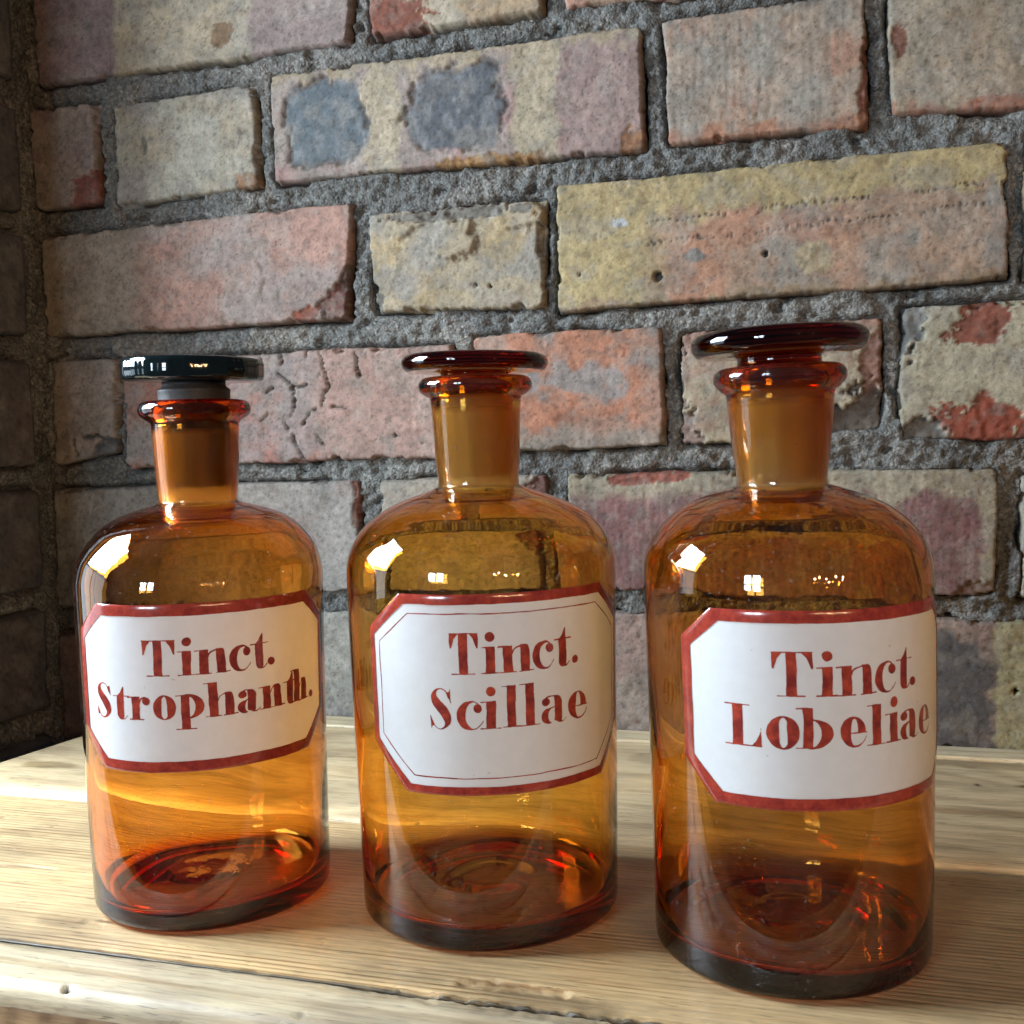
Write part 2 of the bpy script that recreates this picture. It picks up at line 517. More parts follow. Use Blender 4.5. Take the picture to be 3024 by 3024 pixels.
            on = (np.sin(U*L*m*2.1+nz*14) > -.2+nf*1.5)*(nz+.5 > .42)
            mk = (1-sstep(.45, .95, q))*on*(U > f[3])*(U < f[4])
            dep += mk*.9
            blend(mk*.85, (.09, .075, .065))
        elif k == 'crack':   # u0,v0,u1,v1 region
            w = np.minimum(np.abs(fbm(Xo*m/17, Zo*m/17, seed+91, 5, .55)-.5), np.abs(fbm(Xo*m/24+5, Zo*m/15, seed+93, 5, .55)-.47))
            mk = (1-sstep(.006, .017, w))*sstep(.40, .50, fbm(Xo*m/9, Zo*m/9, seed+95, 3))
            mk = mk*sstep(f[1]-.05, f[1]+.02, U)*(1-sstep(f[3]-.02, f[3]+.05, U))*sstep(f[2]-.05, f[2], V)*(1-sstep(f[4], f[4]+.05, V))
            dep += mk*1.8
            blend(mk, (.07, .06, .055))
        elif k == 'line':    # dark cracks along polylines given in pixels of the photograph
            for pl in f[1]:
                pp = [wall_pt(*q) for q in pl]
                dd = np.full(X.shape, 1e9)
                for (ax, az), (bx_, bz_) in zip(pp[:-1], pp[1:]):
                    ex, ez = (bx_-ax)*m, (bz_-az)*m
                    wx, wz = Xo*m-ax*m+nf*3.0, Zo*m-az*m+nz*4.0
                    tt = np.clip((wx*ex+wz*ez)/(ex*ex+ez*ez), 0, 1)
                    dd = np.minimum(dd, np.hypot(wx-ex*tt, wz-ez*tt))
                wd = .75+1.2*np.clip(nz, -.3, .5)
                mk = 1-sstep(wd*.5, wd*1.25, dd)
                dep += mk*2.6
                blend(mk*.9, (.055, .045, .04))
        elif k == 'drag':    # vertical wire-cut streaks
            q = fbm(Xo*m/1.4, Zo*m/30, seed+99, 3)
            blend(sstep(.5, .7, q)*f[2], f[1])
            dep += (q-.5)*.5
    d1 = sstep(.50, .66, fbm(Xo*m/13, Zo*m/11, seed+131, 5, .6))*.36
    C = C*(1-d1[..., None])+np.array((.345, .32, .295))*tone[..., None]*d1[..., None]
    d2 = sstep(.60, .70, fbm(Xo*m/6, Zo*m/6, seed+137, 5, .62))*.45
    C = C*(1-d2[..., None])+C*np.array((.66, .58, .54))*d2[..., None]
    grime = sstep(.55, .8, fbm(Xo*m/5, Zo*m/5, seed+111, 4))*.35 + np.exp(-np.clip(d, 0, 9)/1.6)*.35*(nz+.6)
    C = C*(1-np.clip(grime, 0, .7)[..., None]) + np.array((.17, .155, .14))[None, None, :]*np.clip(grime, 0, .7)[..., None]
    sp = sstep(.735, .8, fbm(Xo*m/1.5, Zo*m/1.5, seed+121, 2))
    C = C*(1-.4*sp[..., None])
    C = (C*1.26-C.mean(-1, keepdims=True)*.26)*np.array((.43, .425, .405))
    dep = dep/m + spec.get('set', 0.0)/m
    W = to_world(X, dep, Z).reshape(-1, 3)
    F = grid_faces(nu, nv)
    # skirt back into the wall
    ring = np.concatenate([np.arange(nu)*nv, (nu-1)*nv+np.arange(1, nv), np.arange(nu-2, -1, -1)*nv+nv-1, np.arange(nv-2, 0, -1)])
    bx, bz = X.ravel()[ring], Z.ravel()[ring]
    S = to_world(bx, np.full(len(bx), .030), bz)
    n0 = len(W)
    a = np.arange(len(ring)); b = (a+1) % len(ring)
    SF = np.stack([ring[a], n0+a, n0+b, ring[b]], 1)
    verts = np.vstack([W, S])
    cols = np.vstack([C.reshape(-1, 3), C.reshape(-1, 3)[ring]])
    return mesh_obj('brick', verts, np.vstack([F, SF]), M_BRICK, parent, True, np.clip(cols, .01, 1))

def back_world(x, dep, z):
    return np.stack([np.asarray(x), WALL_Y+np.asarray(dep), np.asarray(z)], -1)

wall = empty('brick_wall', (0, 0, 0), 'weathered wall of cream, pink and grey bricks with rough recessed grey mortar behind the bottles', 'wall')
PB = [  # pixel corners TL, TR, BR, BL and looks
 (((85, -200), (1045, -330), (1022, 124), (106, 256)), dict(c=CREAM, f=[('stripe', -.1, .27, MAUVE, .012), ('stripe', .71, 1.1, (.33, .26, .25), .012), ('chip', .62, .22, .035, .10, (.22, .15, .10), .4), ('patch', GREY, 30, .55, .5)])),
 (((1078, -250), (1605, -320), (1600, 33), (1090, 111)), dict(c=TAN, f=[('chip', .10, .08, .3, .30, RED, 1.6), ('patch', PALE, 26, .5, .6)])),
 (((1660, -250), (2160, -330), (2150, -36), (1668, 26)), dict(c=PINK, f=[('patch', TAN, 24, .5, .7)])),
 (((84, 325), (281, 302), (290, 600), (108, 620)), dict(c=(.33, .27, .25), f=[('chip', .95, .06, .35, .28, (.22, .09, .075), 2.0), ('patch', MAUVE, 26, .5, .8)])),
 (((330, 312), (744, 241), (760, 549), (345, 611)), dict(c=PALE, f=[('patch', CREAM, 24, .5, .8), ('patch', (.36, .33, .33), 34, .56, .7), ('chip', .93, .05, .10, .10, (.30, .17, .10), 1.4), ('drag', (.36, .33, .28), .45), ('chip', .22, .55, .02, .10, (.18, .17, .15), .3)])),
 (((792, 220), (1892, 71), (1905, 440), (812, 543)), dict(c=(.37, .31, .285), f=[('stripe', .80, 1.1, (.34, .255, .24), .01), ('stripe', .272, .372, CREAM, .006), ('stripe', .675, .79, (.435, .37, .285), .008), ('band', .9, 1.05, (.40, .33, .25), .05), ('oval', .155, .5, .115, .37, (.135, .155, .175), .10, .9), ('oval', .52, .5, .128, .36, (.105, .11, .125), .10, .6), ('patch', (.36, .2, .19), 30, .56, .6), ('chip', .60, .02, .16, .07, (.30, .17, .08), 1.0), ('chip', .98, .06, .04, .16, (.30, .16, .10), 1.0)])),
 (((1953, 58), (2556, -30), (2565, 374), (1972, 425)), dict(c=(.40, .315, .26), f=[('patch', (.31, .285, .26), 20, .5, .75), ('patch', SALM, 24, .58, .6), ('drag', (.33, .29, .255), .55), ('chip', 1.0, .32, .045, .45, (.22, .085, .06), 1.5), ('band', -.1, .08, (.40, .22, .16), .05)])),
 (((2618, -60), (3190, -150), (3200, 318), (2634, 335)), dict(c=(.37, .30, .235), f=[('patch', (.33, .29, .245), 28, .5, .7), ('chip', .06, .55, .04, .12, (.20, .1, .075), .8), ('band', -.1, .07, (.30, .15, .11), .05)])),
 (((118, 699), (1043, 594), (1020, 945), (138, 996)), dict(c=(.43, .275, .235), f=[('stripe', -.1, .34, (.33, .275, .235), .08), ('patch', (.37, .315, .30), 30, .52, .8), ('chip', .97, .12, .05, .22, (.16, .06, .045), 2.2), ('chip', .88, .05, .05, .10, (.27, .09, .06), 1.2), ('chip', 1.0, .35, .03, .12, (.12, .07, .06), 2.0), ('bulge', .72, .4, .02, .2, .9)])),
 (((1088, 628), (1607, 585), (1604, 912), (1100, 925)), dict(c=(.415, .35, .265), rag=1.4, f=[('patch', (.33, .305, .275), 18, .5, .8), ('patch', (.46, .35, .21), 22, .57, .6), ('bulge', .5, .68, .15, .2, 3.0), ('bulge', .2, .85, .12, .12, 1.6), ('bulge', .86, .85, .12, .12, 2.0), ('chip', .02, .05, .06, .22, (.2, .18, .16), 3.0), ('chip', .5, .93, .45, .06, (.2, .18, .16), 2.5), ('hole', .70, .22, 1.0), ('hole', .62, .24, .8)])),
 (((1640, 550), (2980, 409), (2980, 824), (1649, 923)), dict(c=(.40, .285, .22), f=[('stripe', -.1, .24, OCHRE, .05), ('band', .68, 1.1, (.43, .345, .21), .05), ('patch', (.31, .285, .26), 24, .55, .8), ('patch', SALM, 40, .56, .55), ('chip', .60, .28, .045, .12, (.43, .35, .25), 0), ('hole', .243, .22, 2.6), ('hole', .49, .33, 1.5), ('hole', .055, .29, .9), ('dots', .62, .70, .22, .99), ('dots', .45, .56, .22, .97), ('chip', .33, .36, .03, .06, (.20, .185, .18), 0), ('chip', .155, .66, .02, .035, (.50, .52, .54), -.1), ('band', -.1, .04, (.32, .24, .17), .03)])),
 (((3022, 405), (3300, 372), (3300, 810), (3024, 824)), dict(c=TAN)),
 (((146, 1066), (340, 1056), (342, 1338), (157, 1379)), dict(c=(.33, .275, .25), f=[('line', [[(246, 1290), (290, 1284), (318, 1305), (340, 1317)], [(215, 1300), (226, 1350)]]), ('chip', .9, .05, .3, .15, DARK, 2)])),
 (((362, 1062), (1325, 1012), (1342, 1352), (364, 1386)), dict(c=(.395, .30, .275), rag=1.3, f=[('stripe', .60, 1.2, (.42, .29, .255), .06), ('patch', (.44, .235, .20), 26, .545, .85), ('patch', (.34, .33, .335), 20, .52, .6), ('line', CRACKS), ('hole', .835, .22, 1.2), ('hole', .91, .14, .7)])),
 (((1394, 990), (1955, 960), (1961, 1314), (1402, 1345)), dict(c=(.40, .255, .205), f=[('patch', (.46, .22, .15), 30, .52, .8), ('patch', (.30, .28, .275), 17, .585, .9), ('band', -.1, .16, (.36, .30, .26), .08)])),
 (((1996, 985), (2602, 937), (2603, 1272), (2008, 1320)), dict(c=(.42, .355, .275), rag=1.5, f=[('chip', 1.0, .0, .30, .42, (.13, .105, .09), 6.0), ('chip', .0, 1.0, .10, .2, (.2, .14, .12), 4.0), ('chip', .0, .0, .14, .30, (.25, .18, .16), 4.5), ('patch', (.31, .2, .16), 10, .6, .7), ('chip', .97, .6, .06, .25, (.27, .15, .12), 1.5), ('band', .9, 1.2, (.36, .22, .18), .1)])),
 (((2660, 905), (3250, 868), (3250, 1290), (2654, 1306)), dict(c=(.43, .385, .30), rag=1.3, f=[('chip', .42, .85, .17, .16, RED, 1.2), ('chip', .42, .05, .22, .26, (.25, .075, .05), 1.0), ('chip', .0, 1.0, .13, .40, (.17, .165, .16), 5.0), ('chip', .12, .0, .14, .14, (.15, .14, .13), 5.0), ('patch', (.34, .31, .27), 20, .5, .6)])),
 (((152, 1442), (1054, 1420), (1060, 1742), (162, 1802)), dict(c=(.40, .365, .345), f=[('patch', (.37, .29, .27), 34, .53, .7), ('stripe', -.1, .35, (.29, .265, .25), .12), ('chip', 1.0, .85, .02, .35, RED, 1.5)])),
 (((1116, 1416), (1612, 1402), (1620, 1746), (1118, 1742)), dict(c=(.41, .36, .31), f=[('patch', (.36, .28, .26), 26, .52, .7), ('chip', 1.0, .9, .12, .3, (.16, .08, .07), 2)])),
 (((1673, 1400), (2948, 1379), (2944, 1769), (1680, 1741)), dict(c=(.42, .37, .29), f=[('oval', .36, .38, .45, .44, PURP, .16, 0), ('oval', .87, .40, .10, .40, PURP, .12, 0), ('drag', (.36, .32, .28), .35), ('chip', .2, .97, .1, .08, (.28, .1, .075), .8), ('chip', .97, .03, .05, .12, (.2, .12, .1), 1.5)])),
 (((3010, 1400), (3250, 1395), (3250, 1790), (3012, 1775)), dict(c=PALE)),
 (((170, 1872), (560, 1830), (560, 2170), (190, 2190)), dict(c=(.26, .17, .15), f=[('patch', MAUVE, 26, .5, .7)])),
 (((620, 1812), (1480, 1800), (1480, 2160), (620, 2140)), dict(c=(.43, .405, .37), f=[('patch', (.38, .34, .32), 26, .52, .7)])),
 (((1545, 1805), (2140, 1815), (2140, 2200), (1545, 2165)), dict(c=(.40, .34, .31), f=[('patch', (.38, .28, .26), 22, .52, .8)])),
 (((2200, 1822), (3260, 1840), (3260, 2260), (2200, 2200)), dict(c=(.36, .28, .25), f=[('oval', .40, .42, .31, .50, (.115, .11, .115), .10, 0), ('patch', (.22, .15, .14), 18, .58, .7), ('stripe', .715, 1.1, (.42, .39, .27), .006), ('hole', .585, .06, 2.2), ('hole', .77, .5, 1.2)])),
]
sd = 100
for q, spec in PB:
    sd += 17
    spec = dict(spec); spec['set'] = rng.uniform(-1.2, 1.2)
    brick(wall, [(x, min(z, .4395)) for x, z in (wall_pt(*p) for p in q)], spec, sd, back_world)
# courses that go on outside the picture, and behind and below the table top
def row(z0, z1, x0, x1, off):
    x = x0; i = off
    while x < x1-.02:
        w = .215 if i % 2 == 0 else .104
        xe = min(x+w, x1)
        global sd
        sd += 17
        c = rng.choice([CREAM, TAN, PINK, MAUVE, GREY])
        brick(wall, [(x, z1), (xe, z1), (xe, z0), (x, z0)], dict(c=c, f=[('patch', rng.choice([TAN, GREY, PINK]), 26, .52, .7)]), sd, back_world, .0022)
        x = xe+.012; i += 1
row(.453, .515, -.462, .33, 0)
row(.3775, .4395, wall_pt(2155, -40)[0]+.012, .33, 0)
row(.3005, .3625, .125, .33, 0)
row(.2265, .2885, .14, .33, 0)
row(.149, .2125, .125, .33, 1)
row(.0745, .136, .125, .33, 0)
row(.0, .0615, .135, .33, 0)
row(-.078, -.016, -.462, -.25, 1)
row(-.154, -.092, -.462, -.25, 0)
row(-.230, -.168, -.462, -.25, 1)

def mortar(parent, x0, x1, z0, z1, step, to_world, seed):
    nu, nv = int((x1-x0)/step), int((z1-z0)/step)
    U, V = np.meshgrid(np.linspace(x0, x1, nu), np.linspace(z0, z1, nv), indexing='ij')
    m = 1000.0
    n1 = fbm(U*m/28, V*m/28, seed, 3)
    n2 = fbm(U*m/5, V*m/5, seed+5, 4, .6)
    n3 = fbm(U*m/2.1, V*m/2.1, seed+9, 2)
    dep = 4.3+(n1-.5)*5.5+(n2-.5)*6.5+(n3-.5)*5.0
    dep = np.maximum(dep, 1.6)
    ds = np.full(U.shape, 99.0)
    for q in QUADS:
        x_lo, x_hi = min(p[0] for p in q)-.02, max(p[0] for p in q)+.02
        z_lo, z_hi = min(p[1] for p in q)-.02, max(p[1] for p in q)+.02
        i0, i1 = np.searchsorted(U[:, 0], (x_lo, x_hi)); j0, j1 = np.searchsorted(V[0], (z_lo, z_hi))
        if i1 > i0 and j1 > j0:
            sl = (slice(i0, i1), slice(j0, j1))
            ds[sl] = np.minimum(ds[sl], s_poly(U[sl]*m, V[sl]*m, [(p[0]*m, p[1]*m) for p in q]))
    gap = np.exp(-(np.clip(ds, 0, 9)/1.5)**2)*sstep(.36, .52, fbm(U*m/34, V*m/34, seed+51, 3))
    dep += gap*7.5
    smear = np.exp(-(np.clip(ds+1, 0, 9)/3.2)**2)*sstep(.55, .66, fbm(U*m/22, V*m/22, seed+57, 4))
    dep -= smear*3.6
    dep = np.maximum(dep, 1.0)+sstep(0.5, 3.0, -ds)*8
    hole = sstep(.66, .80, fbm(U*m/16, V*m/8, seed+15, 5, .62))
    dep += hole*6
    t = .75+.5*n2
    C = np.array((.084, .081, .075))*t[..., None]
    C *= (1-.4*hole)[..., None]*(1-.35*gap)[..., None]
    pale = sstep(.52, .72, fbm(U*m/60, V*m/45, seed+63, 4))[..., None]
    C = C*(1+.45*pale*np.array((1.0, .96, .88)))
    tint = sstep(.5, .7, fbm(U*m/40, V*m/40, seed+33, 3))[..., None]
    C = C*(1-tint*.25)+np.array((.22, .19, .16))*tint*.25
    W = to_world(U, dep/m, V).reshape(-1, 3)
    return mesh_obj('mortar', W, grid_faces(nu, nv), M_MORTAR, parent, True, C.reshape(-1, 3))
mortar(wall, -.500, .34, -.26, .52, .0016, back_world, 3)

# short return wall on the left
QUADS.clear()
CORNER_X = -.470
def side_world(x, dep, z):      # x runs from the corner towards the camera
    return np.stack([CORNER_X-np.asarray(dep), WALL_Y-np.asarray(x), np.asarray(z)], -1)
ret = empty('brick_wall', (0, 0, 0), 'short shaded stub of brick wall joining the long wall at its dark corner', 'wall')
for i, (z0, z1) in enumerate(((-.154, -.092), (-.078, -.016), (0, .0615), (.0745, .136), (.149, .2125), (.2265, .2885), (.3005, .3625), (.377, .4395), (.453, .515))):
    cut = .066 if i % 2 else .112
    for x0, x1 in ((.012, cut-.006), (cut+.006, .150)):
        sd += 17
        brick(ret, [(x0, z1), (x1, z1), (x1, z0), (x0, z0)], dict(c=rng.choice([(.15, .14, .15), (.17, .14, .14), (.13, .125, .135)]), f=[('patch', (.12, .12, .13), 26, .54, .6)]), sd, side_world, .0022)  # dark blue-grey brick colours paint in the shade of the corner
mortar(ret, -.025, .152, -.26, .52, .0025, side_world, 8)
xa, xb, ya, yb, za, zb = CORNER_X-.075, CORNER_X-.009, WALL_Y-.1515, WALL_Y+.02, -.26, .52
mesh_obj('core', [(x, y, z) for x in (xa, xb) for y in (ya, yb) for z in (za, zb)],
         [(0, 1, 3, 2), (4, 6, 7, 5), (0, 4, 5, 1), (2, 3, 7, 6), (0, 2, 6, 4), (1, 5, 7, 3)], M_MORTAR, ret, False, np.full((8, 3), .09))

# ------------------------------------------------------------------ wooden table
table = empty('wooden_table', (-.05, .40, 0), 'pine plank table top with rounded worn front edge set against the brick wall', 'table')
TOFF = np.array((-.05, .40, 0))

def plank(name, y0, y1, xl, xr, mat, rf, rb, thick=.034, zoff=0.0, paint=None, skew=0.0, stepx=.0013, stepy=.0012, rl=.0012):
    nx = int((xr-xl)/stepx)
    # cross-section from the bottom front, over the rounded edges, to the bottom back
    sec = [(y0, -thick)]
    for a in np.linspace(0, 90, 9): sec.append((y0+rf-rf*math.cos(math.radians(a)), -rf+rf*math.sin(math.radians(a))))
    ny = max(4, int((y1-y0-rf-rb)/stepy))
    for y in np.linspace(y0+rf, y1-rb, ny)[1:-1]: sec.append((y, 0.0))
    for a in np.linspace(90, 0, 7): sec.append((y1-rb+rb*math.cos(math.radians(a)), -rb+rb*math.sin(math.radians(a))))
    sec.append((y1, -thick))
    sec = np.array(sec)
    xs = np.linspace(0, 1, nx)
    Xg = np.repeat(xs[:, None], len(sec), 1)
    Yg = np.repeat(sec[None, :, 0], nx, 0)
    Zg = np.repeat(sec[None, :, 1], nx, 0)
    left = xl+skew*(Yg-y0)
    Xw = left+(xr-left)*Xg
    m = 1000.0
    top = sstep(-.012, -.001, Zg)
    dz = (fbm(Xw*m/120, Yg*m/40, int(y0*1000), 2)-.5)*.0005
    Zg = Zg+dz*top
    edge = (np.abs(Yg-y0) < .004)*1.0
    Yg = Yg+edge*(fbm(Xw*m/9, Xw*0+2, int(y0*977), 4)-.5)*.0005
    C = np.ones(Xw.shape+(3,))
    if paint:
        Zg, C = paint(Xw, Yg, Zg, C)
    W = np.stack([Xw, Yg, Zg+zoff], -1).reshape(-1, 3)-TOFF
    F = grid_faces(nx, len(sec))[:, ::-1]
    k = len(sec)
    caps = [list(range(0, k))[::1], list(range((nx-1)*k, nx*k))[::-1]]
    faces = F
    o = mesh_obj(name, W, faces, mat, table, True, C.reshape(-1, 3))
    # end faces
    me = o.data
    import bmesh
    bm = bmesh.new(); bm.from_mesh(me); bm.verts.ensure_lookup_table()
    for c in caps:
        try: bm.faces.new([bm.verts[i] for i in c])
        except ValueError: pass
    bmesh.ops.recalc_face_normals(bm, faces=bm.faces)
    bm.to_mesh(me); bm.free()
    return o

def scar(X, Y, Z, C, cx, cy, rx, ry, depth, colr, seed):
    m = 1000.0
    q = np.hypot((X-cx)/rx, (Y-cy)/ry)+(fbm(X*m/4, Y*m/4, seed, 3)-.5)*1.0
    mk = 1-sstep(.82, 1.02, q)
    Z = Z-mk*depth*(.4+1.2*fbm(X*m/2.6, Y*m/2.2, seed+3, 2))
    C = C*(1-mk[..., None])+np.array(colr)*(.55+.9*fbm(X*m/2.2, Y*m/1.8, seed+4, 2))[..., None]*mk[..., None]
    return Z, C

def stain(X, Y, C, cx, cy, rx, ry, colr, amt, seed):
    m = 1000.0
    q = np.hypot((X-cx)/rx, (Y-cy)/ry)+(fbm(X*m/9, Y*m/6, seed, 4)-.5)*1.1
    mk = (1-sstep(.5, 1.1, q))*amt
    return C*(1-mk[..., None])+C*np.array(colr)*mk[..., None]

def paint_mid(X, Y, Z, C):
    gap_shade = (1-sstep(.0004, .0016, np.abs(Y-.2806)+(fbm(X*1000/6, X*0+4, 81, 4)-.5)*.0016))  # shade of the front joint gap, painted along the plank edge
    C = C*(1-.85*gap_shade[..., None])
    C = C*(1-.8*(1-sstep(-.004, -.0006, Z)))[..., None]  # plank sides painted dark too, as the shade inside the gaps
    Z, C = scar(X, Y, Z, C, -.094, .2902, .017, .0026, .0011, (.95, .92, .90), 5)
    C = stain(X, Y, C, -.086, .2855, .03, .006, (.45, .45, .47), .8, 6)
    C = stain(X, Y, C, -.130, .288, .018, .006, (.55, .58, .6), .6, 16)
    C = stain(X, Y, C, -.255, .297, .012, .005, (.55, .52, .5), .7, 7)
    C = stain(X, Y, C, -.238, .300, .006, .0012, (.35, .25, .18), .9, 27)
    C = stain(X, Y, C, -.330, .365, .02, .004, (.55, .5, .45), .6, 17)
    # a fine drying crack
    w = np.abs(Y-(.3345+.0006*np.sin(X*60)+.0022*(X+.31)*10*.2))
    mk = (1-sstep(.0002, .0009, w))*(X < -.255)*sstep(.3, .5, fbm(X*1000/14, X*0, 5, 2))
    Z = Z-mk*.0012; C = C*(1-.6*mk[..., None])
    # splintered edge along the front joint
    m = 1000.0
    sp = (1-sstep(.0, .0032, Y-.2805))*sstep(-.135, -.115, X)*(fbm(X*m/3, Y*m/3, 44, 3) > .42)
    Z = Z-sp*.0009*(.5+fbm(X*m/2, Y*m/2, 45, 2))
    return Z, C

def paint_front(X, Y, Z, C):
    gap_shade = (1-sstep(.0, .0009, np.abs(Y-.2797)+(fbm(X*1000/6, X*0+14, 83, 4)-.5)*.0012))*(1-sstep(-.14, -.11, X))  # the same gap shade painted on this side of the joint
    C = C*(1-.85*gap_shade[..., None])
    C = C*(1-.8*(1-sstep(-.004, -.0006, Z))*(Y > .27))[..., None]  # shaded look of the gap wall put into the colour
    m = 1000.0
    sp = sstep(.2735, .279, Y+(fbm(X*m/3, Y*m/3, 46, 3)-.5)*.004)*sstep(-.16, -.12, X)
    Z = Z-sp*.0010*(.3+fbm(X*m/2, Y*m/2, 47, 2))
    C = C*(1-sp[..., None]*.25*(fbm(X*m/2.5, Y*m/2.5, 48, 2) > .5)[..., None])
    q = np.hypot(X+.2205, Y-.2600)
    mk = 1-sstep(.0008, .0014, q)
    Z = Z-mk*.002; C = C*(1-.85*mk[..., None])
    C = stain(X, Y, C, -.16, .2595, .10, .003, (.86, .86, .86), .8, 9)
    return Z, C

def paint_rear(X, Y, Z, C):
    C = stain(X, Y, C, .075, .5085, .010, .0042, (.13, .09, .06), 1.0, 11)
    C = stain(X, Y, C, .052, .507, .002, .0028, (.15, .1, .07), 1.0, 12)
    C = stain(X, Y, C, -.385, .45, .018, .006, (.5, .45, .36), .8, 13)
    C = stain(X, Y, C, -.25, .50, .05, .012, (.7, .66, .6), .7, 14)
    C = stain(X, Y, C, -.06, .52, .06, .012, (.6, .57, .53), .7, 15)
    C = stain(X, Y, C, .05, .54, .09, .010, (.55, .52, .48), .8, 18)
    st = 1-sstep(.004, .0125, np.abs(Y-.4155)+(fbm(X*1000/14, Y*200, 77, 3)-.5)*.004)
    C = C*(1+.45*st[..., None])
    C = stain(X, Y, C, .06, .47, .05, .004, (.6, .5, .42), .8, 19)
    return Z, C

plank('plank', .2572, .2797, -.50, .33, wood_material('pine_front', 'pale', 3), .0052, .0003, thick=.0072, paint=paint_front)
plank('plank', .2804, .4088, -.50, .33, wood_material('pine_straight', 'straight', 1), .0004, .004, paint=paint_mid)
plank('plank', .4096, .5445, -.4195, .33, wood_material('pine_flat', 'flat', 2), .0065, .001, paint=paint_rear, skew=.166, zoff=.0004)
plank('back_strip', .5451, .5635, -.395, .33, wood_material('pine_pale', 'pale', 5), .0012, .001, thick=.03, zoff=.0016)
plank('apron', .2583, .279, -.50, .33, wood_material('pine_apron', 'apron', 6), .001, .001, thick=.12, zoff=-.0074)

# ------------------------------------------------------------------ lettering shapes (millimetres)
def catmull(pts, n=8):
    pts = np.array(pts, float)
    P = np.vstack([2*pts[0]-pts[1], pts, 2*pts[-1]-pts[-2]])
    out = []
    for i in range(1, len(P)-2):
        for t in np.linspace(0, 1, n, endpoint=False):
            a, b, c, d = P[i-1], P[i], P[i+1], P[i+2]
            out.append(.5*(2*b+(c-a)*t+(2*a-5*b+4*c-d)*t*t+(3*b-a-3*c+d)*t**3))
    out.append(P[-2])
    return np.array(out)

def s_stroke(X, Z, pts):          # points (x, z, radius)
    p = catmull(pts)
    d = np.full(X.shape, 1e9)
    for a, b in zip(p[:-1], p[1:]):
        ex, ez = b[0]-a[0], b[1]-a[1]
        t = np.clip(((X-a[0])*ex+(Z-a[1])*ez)/(ex*ex+ez*ez+1e-12), 0, 1)
        d = np.minimum(d, np.hypot(X-a[0]-ex*t, Z-a[1]-ez*t)-(a[2]+(b[2]-a[2])*t))
    return d

def s_line(X, Z, x0, z0, x1, z1, r=.17): return s_stroke(X, Z, [(x0, z0, r), ((x0+x1)/2, (z0+z1)/2, r), (x1, z1, r)])
def s_rect(X, Z, x0, x1, z0, z1): return np.maximum(np.maximum(x0-X, X-x1), np.maximum(z0-Z, Z-z1))
def s_ell(X, Z, cx, cz, rx, rz): return (np.hypot((X-cx)/rx, (Z-cz)/rz)-1)*min(rx, rz)

